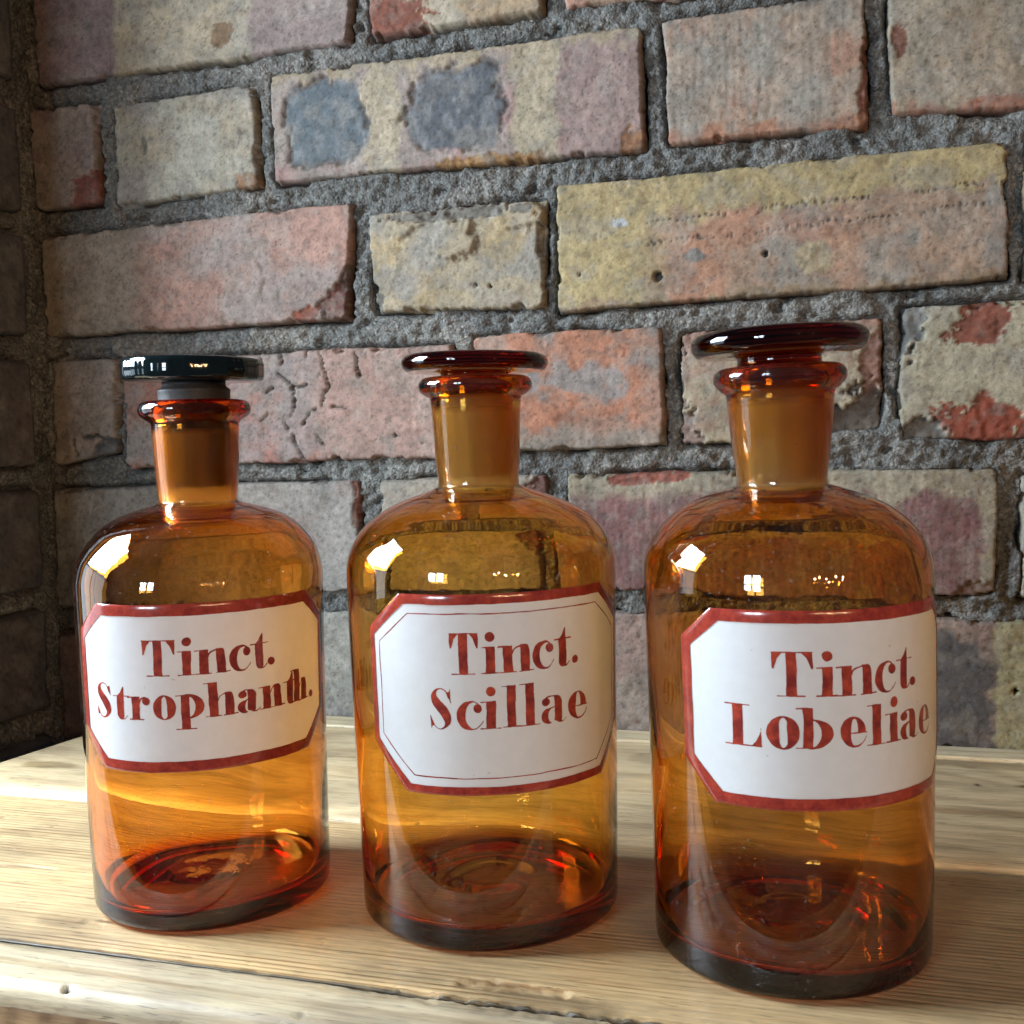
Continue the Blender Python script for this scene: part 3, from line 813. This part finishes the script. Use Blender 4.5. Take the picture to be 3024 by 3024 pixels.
SW = 2.75    # stem width
def glyph(ch, X, Z, a, b, z0, xh, asc):
    """signed field of one painted letter between x=a and x=b; z0 baseline, xh / asc heights above it"""
    U = lambda *f: np.minimum.reduce(f)
    w = b-a; zx, zt = z0+xh, z0+asc; H = .17
    if ch == 'T':
        c = (a+b)/2-.25
        sh = [s_rect(X, Z, c-SW/2, c+SW/2, z0, zt), s_line(X, Z, a, zt-.1, b, zt-.1), s_line(X, Z, c-3.6, z0+.1, c+3.4, z0+.1)]
        for s, e in ((1, a), (-1, b)):
            sh.append(s_poly(X, Z, [(e, zt), (e+s*2.9, zt), (e+s*1.5, zt-1.7), (e+s*.55, zt-4.6), (e+s*.05, zt-4.6)]))
        return U(*sh)
    if ch in 'il':
        c = (a+b)/2+.1
        top = zx if ch == 'i' else zt
        f = U(s_rect(X, Z, c-SW/2, c+SW/2, z0, top), s_line(X, Z, a, top-.25, c, top-.15), s_line(X, Z, a, z0+.12, b, z0+.12))
        if ch == 'i': f = U(f, s_ell(X, Z, c, zx+2.9, 1.4, 1.45))
        return f
    if ch in 'nh':
        c1 = a+1.4+SW/2; c2 = b-1.3-SW/2
        top = zt if ch == 'h' else zx
        leg = s_poly(X, Z, catmull([(c2-SW/2, z0), (c2-SW/2, zx-.2), (c2-SW/2+.3, zx+.1), (c2+.6, zx+.05), (c2+SW/2-.15, zx-1.2), (c2+SW/2, zx-3), (c2+SW/2+.05, z0)], 5))
        return U(s_rect(X, Z, c1-SW/2, c1+SW/2, z0, top), s_line(X, Z, a, top-.25, c1, top-.15),
                 s_line(X, Z, c1-SW/2-1.1, z0+.12, c1+SW/2+.9, z0+.12), s_line(X, Z, c2-SW/2-.5, z0+.12, b, z0+.35), leg,
                 s_stroke(X, Z, [(c1+SW/2-.1, zx-2.6, .15), (c1+SW/2+.7, zx-1.0, .18), (c2-SW/2+.3, zx-.2, .26), (c2, zx-.4, .4)]))
    if ch in 'ce':
        out = s_ell(X, Z, a+w*.47, z0+xh*.5, w*.47, xh*.52)
        if ch == 'c':
            inn = s_ell(X, Z, a+w*.64, z0+xh*.5, w*.30, xh*.475)
            f = np.maximum(out, -inn)
            f = np.maximum(f, X-(a+w*.66))
            return U(f, s_stroke(X, Z, [(a+w*.5, z0+.05, .3), (a+w*.72, z0+.2, .2), (a+w*.9, z0+xh*.17, .16), (a+w, z0+xh*.3, .13)]),
                     s_stroke(X, Z, [(a+w*.5, zx+.05, .25), (a+w*.66, zx+.1, .2), (a+w*.8, zx-.5, .25)]),
                     s_ell(X, Z, a+w*.8, zx-xh*.24, 1.25, 1.4))
        inn = s_ell(X, Z, a+w*.50, z0+xh*.5, w*.13, xh*.46)
        f = np.maximum(out, -inn)
        bar = z0+xh*.44
        low = np.maximum(np.maximum(a+w*.45-X, Z-bar), -1e3)
        f = np.maximum(f, -low)
        return U(f, s_line(X, Z, a+w*.3, bar+.12, b-.1, bar+.12),
                 s_stroke(X, Z, [(a+w*.44, z0, .35), (a+w*.66, z0+.12, .22), (a+w*.86, z0+xh*.15, .17), (a+w*.97, z0+xh*.33, .13)]))
    if ch == 'o':
        out = s_ell(X, Z, (a+b)/2, z0+xh*.5, w/2, xh*.53)
        return np.maximum(out, -np.maximum(np.abs(X-(a+b)/2)-w*.115, s_ell(X, Z, (a+b)/2, z0+xh*.5, w*.16, xh*.485)))
    if ch in 'bp':
        c = a+1.5+SW/2
        zl, zh = (z0-3.5, zx) if ch == 'p' else (z0, zt)
        cx = c+SW/2-.6
        bo = s_ell(X, Z, cx, z0+xh*.5, b-cx, xh*.52)
        bi = s_ell(X, Z, cx, z0+xh*.5, (b-cx)*.46, xh*.45)
        bowl = np.maximum(np.maximum(bo, -bi), c-X)
        f = U(s_rect(X, Z, c-SW/2, c+SW/2, zl, zh), s_line(X, Z, a, zh-.25, c, zh-.15), bowl)
        return U(f, s_line(X, Z, c-3.0, zl+.12, c+(3.1 if ch == 'p' else 1.4), zl+.12))
    if ch == 'a':
        c = b-1.7-SW/2
        st = s_poly(X, Z, catmull([(c-SW/2, z0+.6), (c-SW/2, zx-1.4), (c-SW/2-.1, zx-.3), (c-.2, zx+.05), (c+SW/2-.35, zx-.9), (c+SW/2, zx-2.6), (c+SW/2, z0+.9), (c+.4, z0-.1)], 5))
        bowl = np.maximum(np.maximum(s_ell(X, Z, a+2.5, z0+xh*.26, 2.5, xh*.29), -s_ell(X, Z, a+3.5, z0+xh*.27, 1.15, xh*.25)), X-(c-.2))
        return U(st, bowl, s_ell(X, Z, a+1.6, zx-xh*.20, 1.35, 1.2),
                 s_stroke(X, Z, [(a+1.4, zx-xh*.10, .4), (a+2.4, zx-.1, .2), (c-SW/2, zx-.05, .2), (c, zx-.35, .35)]),
                 s_stroke(X, Z, [(a+2.8, z0+xh*.54, .25), (c-1, z0+xh*.6, .16), (c, z0+xh*.62, .16)]),
                 s_stroke(X, Z, [(c+.4, z0+.2, .4), (c+SW/2+.3, z0+.05, .2), (b, z0+.9, .13)]))
    if ch in 't+':      # '+' is the t that is joined to a following h
        c = a+1.25+SW/2
        ap = zt if ch == '+' else z0+xh*1.42
        f = s_poly(X, Z, [(c-SW/2, z0+1.3), (c-SW/2, zx-.1), (c-.2, zx+xh*.13), (c+.7, ap-.6), (c+SW/2-.25, ap), (c+SW/2-.05, ap-.1), (c+SW/2, zx), (c+SW/2-.1, z0+.6), (c+.5, z0-.15), (c-.6, z0-.1), (c-1.1, z0+.5)])
        e = c+SW/2+(1.8 if ch == 't' else .8)
        return U(f, s_line(X, Z, a-.2, zx-.05, e, zx+.1), s_stroke(X, Z, [(c, z0+.15, .4), (c+SW/2, z0+.1, .22), (c+SW/2+1.2, z0+1.2, .13)]))
    if ch == 'r':
        c = a+.5+SW/2
        return U(s_rect(X, Z, c-SW/2, c+SW/2, z0, zx), s_line(X, Z, a-1.0, zx-.2, c, zx-.12), s_line(X, Z, c-2.2, z0+.12, c+2.6, z0+.12),
                 s_ell(X, Z, b-1.3, zx-1.45, 1.3, 1.3), s_stroke(X, Z, [(c+SW/2-.1, zx-2.2, .15), (c+SW/2+.5, zx-.8, .18), (b-2.0, zx-.2, .22), (b-1.0, zx-.5, .3)]))
    if ch == 'S':
        p = lambda x, z, r: (a+w*x, z0+asc*z, r)
        spine = s_stroke(X, Z, [p(.84, .76, .15), p(.72, .93, .17), p(.5, 1.0, .2), p(.28, .94, .45), p(.20, .80, .95), p(.34, .64, 1.3), p(.58, .48, 1.45), p(.74, .32, 1.35), p(.78, .19, .95), p(.66, .06, .42), p(.44, 0, .2), p(.22, .06, .17), p(.08, .22, .15)])
        return U(spine, s_poly(X, Z, [p(.90, 1.0, 0)[:2], p(.96, .60, 0)[:2], p(.84, .76, 0)[:2], p(.74, .90, 0)[:2], p(.86, .93, 0)[:2]]),
                 s_poly(X, Z, [p(.02, -.02, 0)[:2], p(.0, .38, 0)[:2], p(.11, .22, 0)[:2], p(.2, .1, 0)[:2], p(.08, .07, 0)[:2]]))
    if ch == 'L':
        c = a+2.1+SW/2
        return U(s_rect(X, Z, c-SW/2, c+SW/2, z0, zt), s_line(X, Z, a, zt-.05, a+6.6, zt-.1), s_line(X, Z, a, z0+.1, b, z0+.1),
                 s_poly(X, Z, [(b-2.7, z0), (b, z0), (b-.1, z0+5.2), (b-.6, z0+3.0), (b-1.4, z0+1.4)]))
    if ch == '.':
        return s_ell(X, Z, (a+b)/2, z0+1.2, (b-a)/2, 1.25)

def march(f, xs, zs):
    """clip every grid cell to f < 0; returns vertices (x, z) and faces"""
    ins = f < 0
    verts, faces, idx = [], [], {}
    def vid(key, p):
        if key not in idx:
            idx[key] = len(verts); verts.append(p)
        return idx[key]
    any_in = ins[:-1, :-1] | ins[1:, :-1] | ins[:-1, 1:] | ins[1:, 1:]
    for i, j in zip(*np.nonzero(any_in)):
        cs = ((i, j), (i+1, j), (i+1, j+1), (i, j+1))
        poly = []
        for k in range(4):
            p, q = cs[k], cs[(k+1) % 4]
            if ins[p]: poly.append(vid(p, (xs[p[0]], zs[p[1]])))
            if ins[p] != ins[q]:
                a, b = (p, q) if p < q else (q, p)
                t = f[a]/(f[a]-f[b])
                poly.append(vid((a, b), (xs[a[0]]+(xs[b[0]]-xs[a[0]])*t, zs[a[1]]+(zs[b[1]]-zs[a[1]])*t)))
        if len(poly) >= 3: faces.append(poly)
    return np.array(verts), faces

# ------------------------------------------------------------------ bottles
def lathe(profile, seg=144, wob=None):
    """profile: list of (r, z) starting and ending on the axis"""
    n = len(profile)
    P = np.array(profile)
    A = np.linspace(0, 2*np.pi, seg, endpoint=False)
    R = np.repeat(P[1:-1, 0][:, None], seg, 1)
    Z = np.repeat(P[1:-1, 1][:, None], seg, 1)
    if wob is not None: R, Z = wob(R, Z, A[None, :]+0*R, np.arange(1, n-1)[:, None]+0*R)
    V = np.stack([R*np.cos(A), R*np.sin(A), Z], -1).reshape(-1, 3)
    V = np.vstack([V, [[0, 0, P[0, 1]], [0, 0, P[-1, 1]]]])
    m = n-2
    F, M = [], []
    for i in range(m-1):
        for k in range(seg):
            k2 = (k+1) % seg
            F.append([i*seg+k, i*seg+k2, (i+1)*seg+k2, (i+1)*seg+k]); M.append(i+1)
    for k in range(seg):
        k2 = (k+1) % seg
        F.append([m*seg, k2, k]); M.append(0)
        F.append([m*seg+1, (m-1)*seg+k, (m-1)*seg+k2]); M.append(m)
    return V, F, M

def arc(cx, cz, r, a0, a1, n):
    return [(cx+r*math.cos(math.radians(a)), cz+r*math.sin(math.radians(a))) for a in np.linspace(a0, a1, n)]

BOT = {
 1: dict(c=(-.2179, .3351), R0=.0406, k=.341, body=.106, sh=[(.1130, .0419), (.1181, .0407), (.1218, .0389), (.1255, .0363), (.1292, .0328), (.1325, .0275), (.1347, .0212), (.1362, .0158), (.1371, .0138)],
         neck=[(.1382, .0133), (.1433, .0138), (.1536, .0144), (.1640, .0148)], rim=(.1692, .0191, .0031), base=.0058, pin=(.0121, .0108, .1425),
         lean=.010, sig=(37, 220, 620), R=41.57),
 2: dict(c=(-.1181, .3472), R0=.0430, k=.39, body=.108, sh=[(.1158, .0446), (.1193, .0438), (.1229, .0423), (.1265, .0399), (.1300, .0364), (.1336, .0311), (.1366, .0245), (.1388, .0180), (.1402, .0146)],
         neck=[(.1415, .0134), (.1481, .0139), (.1586, .0144), (.1690, .0150)], rim=(.1737, .0189, .0029), base=.0062, pin=(.0125, .0112, .1440),
         lean=0.0, sig=(33, 168, 540), R=44.42),
 3: dict(c=(-.0187, .3397), R0=.0412, k=.279, body=.107, sh=[(.1128, .0424), (.1163, .0421), (.1197, .0414), (.1231, .0400), (.1266, .0378), (.1300, .0346), (.1334, .0300), (.1362, .0240), (.1382, .0180), (.1393, .0145)],
         neck=[(.1405, .0132), (.1477, .0140), (.1575, .0151), (.1665, .0158)], rim=(.1718, .0196, .0032), base=.0066, pin=(.0134, .0112, .1420),
         lean=-.011, sig=(40, 206, 590), R=42.00),
}

def cm_rz(pts, n=6):
    q = catmull([(r, z) for z, r in pts], n)
    return [tuple(x) for x in q]

def body_r(B, z): return B['R0']*(1+B['k']*z)

def make_body(b, parent):
    B = BOT[b]
    T = .0022
    heel = .0032
    pr = [(0, .0026), (.012, .0024), (.022, .0016), (B['R0']-.009, .0006), (B['R0']-.0062, .0)]
    pr += arc(B['R0']-heel, heel, heel, -80, -5, 7)
    for z in np.linspace(.006, B['body'], 14): pr.append((body_r(B, z), z))
    outer_sh = cm_rz([(B['body']+.003, body_r(B, B['body']+.002))]+B['sh']+B['neck'], 5)
    pr += outer_sh
    rz, rr, rt_ = B['rim']
    nt = B['neck'][-1]
    pr += [(nt[1]+.0003, nt[0]+.0009), (nt[1]+.0016, nt[0]+.0016)]
    pr += arc(rr-rt_, rz, rt_, -55, 90, 9)
    pin_t, pin_b, pin_z = B['pin']
    gi = .0004
    top_in = pin_t+gi+.0010
    pr += [((rr-rt_)*.6+top_in*.4, rz+rt_-.0001), (top_in+.0009, rz+rt_-.0005), (top_in, rz+rt_-.0016)]
    n_outer = len(pr)
    zt = rz+rt_-.0016
    zb = B['neck'][0][0]+.0006
    slope = (pin_t-pin_b)/((rz+rt_)-pin_z)
    for z in np.linspace(zt-.002, zb, 12): pr.append((pin_b+gi+slope*(z-pin_z), z))
    n_ground = len(pr)
    # inside of the shoulder: the outer curve moved inwards
    S = np.array([p for p in outer_sh if p[1] < B['neck'][0][0]-.0012])[::-1]
    tg = np.gradient(S, axis=0); tg /= np.linalg.norm(tg, axis=1)[:, None]
    nrm = np.stack([-tg[:, 1], tg[:, 0]], 1)
    if nrm[-1, 0] > 0: nrm = -nrm
    ins = S+nrm*np.linspace(.0030, T, len(S))[:, None]
    lim = pr[-1][0]
    ins = [p for p in ins if p[0] > lim+.0006]
    pr += [tuple(p) for p in ins]
    bi = B['base']
    for z in np.linspace(B['body']-.002, bi+.006, 18): pr.append((body_r(B, z)-T-.0004*max(0, 1-(z-bi)/.03), z))
    rin = body_r(B, bi)-T-.0006
    pr += arc(rin-.0042, bi+.0040, .0042, -5, -88, 8)
    pr += [(rin-.008, bi-.0004), (rin-.014, bi-.0003), (.018, bi+.0001), (.0125, bi+.0006), (.0105, bi+.0013), (.006, bi+.0016), (0, bi+.0016)]
    ph = b*2.1
    def wob(R, Z, A, I):
        inner = (I >= n_ground)*1.0
        outer = (I < n_outer)*1.0
        sect = sstep(.0, .02, R)
        w = np.zeros_like(R)
        for k, amp in ((2, .35), (3, .26), (5, .13), (8, .05)):
            w += amp*np.sin(k*A+ph*k+Z*(60+20*k)*np.sin(ph+k))
        R = R + inner*sect*w*.00042*sstep(-.01, .02, .135-Z)
        R = R + outer*sect*.00008*np.sin(3*A+ph+Z*70)*sstep(.004, .02, Z)
        Z = Z + inner*(1-sstep(.012, .03, Z))*.0007*(np.sin(2*A+ph)+.5*np.sin(3*A-ph))*sstep(.004, .03, R)
        return R, Z
    V, F, M = lathe(pr, 160, wob)
    V = shear(b, V)
    return mesh_obj('glass_body', V, F, glass_material('amber_glass', B['sig'], 0.03, (.28, .35)), parent, True, ring_mask(len(pr), n_outer+3, n_ground, 160))

def shear(b, V):
    B = BOT[b]
    V = np.array(V, float)
    V[:, 0] += B['lean']*(V[:, 2]-.09)*sstep(-.001, .09, V[:, 2]) + B['lean']*.0
    if b == 3:
        V[:, 2] += .022*V[:, 0]*sstep(.158, .166, V[:, 2])
    return V

def make_stopper(b, parent):
    B = BOT[b]
    pt, pb, pz = B['pin']
    rz, rr, rth = B['rim']
    top = rz+rth
    slope = (pt-pb)/(top-pz)
    plug_r = lambda z: pb+slope*(z-pz)-.00005
    if b == 1:
        pr = [(0, pz), (pb*.7, pz), (pb-.0006, pz+.0001), (plug_r(pz+.001), pz+.001)]
        for z in np.linspace(pz+.004, .1752, 10): pr.append((plug_r(z), z))
        pr += [(plug_r(.1757)+.0001, .1757), (plug_r(.1752)-.0003, .1763), (.0110, .1768), (.0106, .1778), (.0108, .1788), (0, .1788)]
        V, F, M = lathe(pr, 96)
        plug = mesh_obj('stopper', shear(b, V), F, dark_material('dark_ground_plug', (.026, .022, .021), .55, .3, .25), parent)
        hd = [(0, .17895), (.012, .17895), (.0228, .1791), (.0236, .1796), (.0240, .1806)]
        for z in (.1815, .183, .1845): hd.append((.0241, z))
        hd += [(.0238, .1857), (.0231, .1864), (.0215, .1867), (.012, .1866), (0, .1865)]
        def wob(R, Z, A, I):
            return R + (R > .0234)*-.00012*np.sign(np.sin(22*A))*0+(R > .0234)*.00007*np.sign(np.sin(22*A))*np.clip(np.abs(np.sin(22*A))*2.2, 0, 1), Z
        V, F, M = lathe(hd, 264, wob)
        V = shear(b, V)
        V[:, 2] += -.024*(V[:, 0]-V[:, 0].mean())
        h = mesh_obj('stopper_head', V, F, dark_material('black_glass', (.004, .008, .009), .06, .6), parent)
        h.parent = plug
        return plug
    if b == 2:
        sr, dz, dt, dr = .0114, .1782, .0057, .0243
    else:
        sr, dz, dt, dr = .0124, .1785, .0070, .0260
    pr = [(0, pz+.001), (pb*.75, pz+.0005), (pb-.0008, pz), (plug_r(pz+.001), pz+.001)]
    n0 = len(pr)
    zend = top-.0005
    for z in np.linspace(pz+.004, zend, 10): pr.append((plug_r(z), z))
    n1 = len(pr)
    pr += [(sr, top+.0006), (sr-.0001, dz-.0008), (sr+.0008, dz-.0001)]
    pr += [(sr+.004, dz), (dr-dt/2, dz+.0002)]
    pr += arc(dr-dt/2, dz+dt/2, dt/2, -70, 90, 11)
    pr += [(dr*.6, dz+dt-.0004), (0, dz+dt-.0008)]
    V, F, M = lathe(pr, 128)
    V = shear(b, V)
    if b == 3:
        V[:, 2] += .004*V[:, 0]*sstep(.174, .179, V[:, 2])
    else:
        V[:, 2] += -.016*V[:, 0]*sstep(.175, .179, V[:, 2])
    sig = tuple(q*f for q, f in zip(B['sig'], (1.5, .8, .5)))
    return mesh_obj('stopper', V, F, glass_material('amber_stopper', sig, 0.0, (.40, .5)), parent, True, ring_mask(len(pr), n0-1, n1-2, 128))

M_WHITE = enamel_material('white_enamel', (.88, .90, .92), .42, .05)
M_BORD = enamel_material('red_enamel', (.33, .045, .026), .04, 0, (.22, .026, .019))
M_LET = enamel_material('red_lettering', (.36, .050, .026), .05, 0, (.18, .022, .018))

def wrap(b, p, hgt):
    """(arc mm, height mm) on the label -> point on the bottle"""
    B = BOT[b]
    p = np.asarray(p)
    az = p[:, 0]/B['R']
    z = p[:, 1]/1000
    r = body_r(B, z)+np.asarray(hgt)/1000
    return shear(b, np.stack([r*np.sin(az), -r*np.cos(az), z], -1))

def octagon(c, hw, z0, z1, cx, cz0, cz1):
    return [(c-hw+cx, z0), (c+hw-cx, z0), (c+hw, z0+cz0), (c+hw, z1-cz1), (c+hw-cx, z1), (c-hw+cx, z1), (c-hw, z1-cz1), (c-hw, z0+cz0)]

LAB = {
 1: dict(o=(24.4, 49.4, 53.4, 107.2, 11.8, 11.8, 9.6), i=(24.4, 45.5, 57.0, 103.5, 9.9, 9.0, 8.0),
    t=[('T', 4.5, 14.9, 84.5, 7.8, 11.4), ('i', 15.8, 21.0, 84.5, 7.8, 11.4), ('n', 20.9, 31.6, 84.5, 7.8, 11.4), ('c', 31.4, 38.2, 84.4, 7.9, 11.4), ('t', 38.6, 43.6, 84.3, 8.0, 11.4), ('.', 44.2, 46.7, 84.8, 8, 11),
       ('S', -15.1, -8.2, 70.4, 7.5, 11.2), ('t', -7.0, -1.6, 70.5, 7.4, 11.1), ('r', -.4, 6.4, 70.5, 7.4, 11.1), ('o', 7.2, 14.6, 70.7, 7.5, 11.1), ('p', 14.6, 23.4, 70.7, 7.6, 11), ('h', 23.2, 33.6, 70.6, 7.4, 11), ('a', 33.6, 41.3, 70.6, 7.3, 11), ('n', 40.7, 50.2, 70.6, 7.4, 11), ('+', 50.2, 54.0, 70.5, 7.4, 11), ('h', 53.2, 62.2, 70.4, 7.4, 10.9), ('.', 62.4, 64.8, 70.2, 7, 11)]),
 2: dict(o=(22.7, 48.2, 49.6, 110.4, 13.6, 14.0, 11.4), i=(22.7, 45.6, 52.3, 107.4, 12.6, 12.6, 10.2), pin=(22.7, 43.3, 54.9, 104.6, 11.8, 11.6, 9.4),
    t=[('T', 4.3, 13.0, 86.5, 8.1, 12.4), ('i', 13.7, 18.8, 86.6, 8.1, 12.4), ('n', 18.9, 29.5, 86.6, 8.1, 12.4), ('c', 29.2, 36.2, 86.8, 8.1, 12), ('t', 36.7, 41.6, 86.8, 8.3, 12), ('.', 43.0, 45.5, 87.0, 8, 12),
       ('S', -2.6, 4.6, 69.9, 8.2, 12.3), ('c', 6.0, 13.7, 69.9, 8.3, 12.5), ('i', 13.2, 18.9, 69.9, 8.4, 12.6), ('l', 19.4, 25.0, 70.1, 8.4, 12.6), ('l', 24.9, 31.2, 70.0, 8.4, 12.9), ('a', 31.6, 40.6, 69.9, 8.2, 12.6), ('e', 41.2, 49.5, 69.8, 8.2, 12.6)]),
 3: dict(o=(18.7, 47.6, 53.8, 108.1, 10.6, 11.2, 9.0), i=(18.7, 43.9, 57.3, 104.7, 9.2, 9.0, 7.7),
    t=[('T', -1.6, 9.0, 85.1, 7.9, 12.0), ('i', 9.9, 15.4, 85.1, 7.9, 12), ('n', 15.2, 26.4, 85.0, 8.0, 12), ('c', 26.1, 33.2, 85.0, 8.1, 12), ('t', 33.6, 38.8, 85.2, 7.9, 12), ('.', 38.7, 41.3, 85.4, 8, 12),
       ('L', -14.5, -4.8, 71.0, 8, 11.3), ('o', -3.4, 5.2, 70.9, 8.6, 11), ('b', 4.6, 14.2, 71.0, 7.9, 11.1), ('e', 16.0, 23.6, 71.2, 7.9, 11), ('l', 23.7, 29.1, 71.0, 7.9, 11), ('i', 29.6, 35.0, 71.1, 7.9, 11), ('a', 34.7, 43.0, 71.0, 7.9, 11), ('e', 43.1, 50.2, 70.8, 7.9, 11)]),
}

def make_label(b, parent):
    Lb = LAB[b]
    oc, ic = octagon(*Lb['o']), octagon(*Lb['i'])
    c, hw = Lb['o'][0], Lb['o'][1]
    xs = np.arange(c-hw-1, c+hw+1, .55); zs = np.arange(Lb['o'][2]-1, Lb['o'][3]+1, .55)
    X, Z = np.meshgrid(xs, zs, indexing='ij')
    wv = (fbm(X/6, Z/6, b*7, 3)-.5)*.35
    v, f = march(s_poly(X, Z, ic)-.5, xs, zs)
    panel = mesh_obj('label', wrap(b, v, np.full(len(v), .20)), f, M_WHITE, parent)
    xs = np.arange(c-hw-1, c+hw+1, .3); zs = np.arange(Lb['o'][2]-1, Lb['o'][3]+1, .3)
    X, Z = np.meshgrid(xs, zs, indexing='ij')
    wv = (fbm(X/6, Z/6, b*7, 3)-.5)*.35
    so, si = s_poly(X, Z, oc)+wv*.7, s_poly(X, Z, ic)+wv
    v, f = march(np.maximum(so, -si), xs, zs)
    do = -s_poly(v[:, 0], v[:, 1], oc)
    hgt = .06+.34*(1-np.exp(-np.clip(do, 0, 9)/.55))
    bo = mesh_obj('border', wrap(b, v, hgt), f, M_BORD, parent)
    bo.parent = panel
    if 'pin' in Lb:
        xs = np.arange(c-hw, c+hw, .16); zs = np.arange(Lb['o'][2], Lb['o'][3], .16)
        X, Z = np.meshgrid(xs, zs, indexing='ij')
        q = s_poly(X, Z, octagon(*Lb['pin']))+(fbm(X/9, Z/9, 5, 3)-.5)*.5
        v, f = march(np.abs(q)-.17-(fbm(X/4, Z/4, 15, 3)-.5)*.16, xs, zs)
        pn = mesh_obj('pinstripe', wrap(b, v, np.full(len(v), .235)), f, M_LET, parent)
        pn.parent = panel
    for n, (ch, x0, x1, z0, xh, asc) in enumerate(Lb['t']):
        xs = np.arange(x0-1.8, x1+1.8, .15); zs = np.arange(z0-4.2, z0+asc+2.6, .15)
        X, Z = np.meshgrid(xs, zs, indexing='ij')
        wv = (fbm(X/2.2, Z/2.2, b*50+n, 3)-.5)*.30
        Xw = X+(fbm(X/7, Z/7, b*50+n+9, 2)-.5)*.5
        v, f = march(glyph(ch, Xw, Z, x0, x1, z0, xh, asc)+wv, xs, zs)
        o = mesh_obj('full_stop' if ch == '.' else 'letter', wrap(b, v, np.full(len(v), .24+.008*(n % 3))), f, M_LET, parent)
        o.parent = panel

INFO = {
 1: ('amber glass bottle labelled Tinct. Strophanth. with a black ribbed stopper', ),
 2: ('amber glass bottle labelled Tinct. Scillae, its white label lined with a thin red pinstripe', ),
 3: ('amber glass bottle labelled Tinct. Lobeliae with a thick dark red disc stopper', ),
}
for b in (1, 2, 3):
    root = empty('apothecary_bottle', (*BOT[b]['c'], .0006), INFO[b][0], 'bottle', 'apothecary bottles in a row on the table')
    make_body(b, root)
    make_stopper(b, root)
    make_label(b, root)
    if b == 1:
        xs = np.arange(-13, 13, .3)
        X, Z = np.meshgrid(xs, xs, indexing='ij')
        q = np.abs(np.hypot(X, Z)-8.2)-2.6-(fbm(X/3, Z/3, 61, 4)-.55)*13
        v, f = march(np.maximum(q, .30-fbm(X/1.1, Z/1.1, 62, 3)), xs, xs)
        zz = BOT[1]['base']*1000+1.75+fbm(v[:, 0]/1.2, v[:, 1]/1.2, 63, 3)*.8
        mesh_obj('dried_residue', np.stack([v[:, 0], v[:, 1], zz], -1)/1000, f, dark_material('residue_crust', (.33, .17, .09), .8, .2, .4), root)
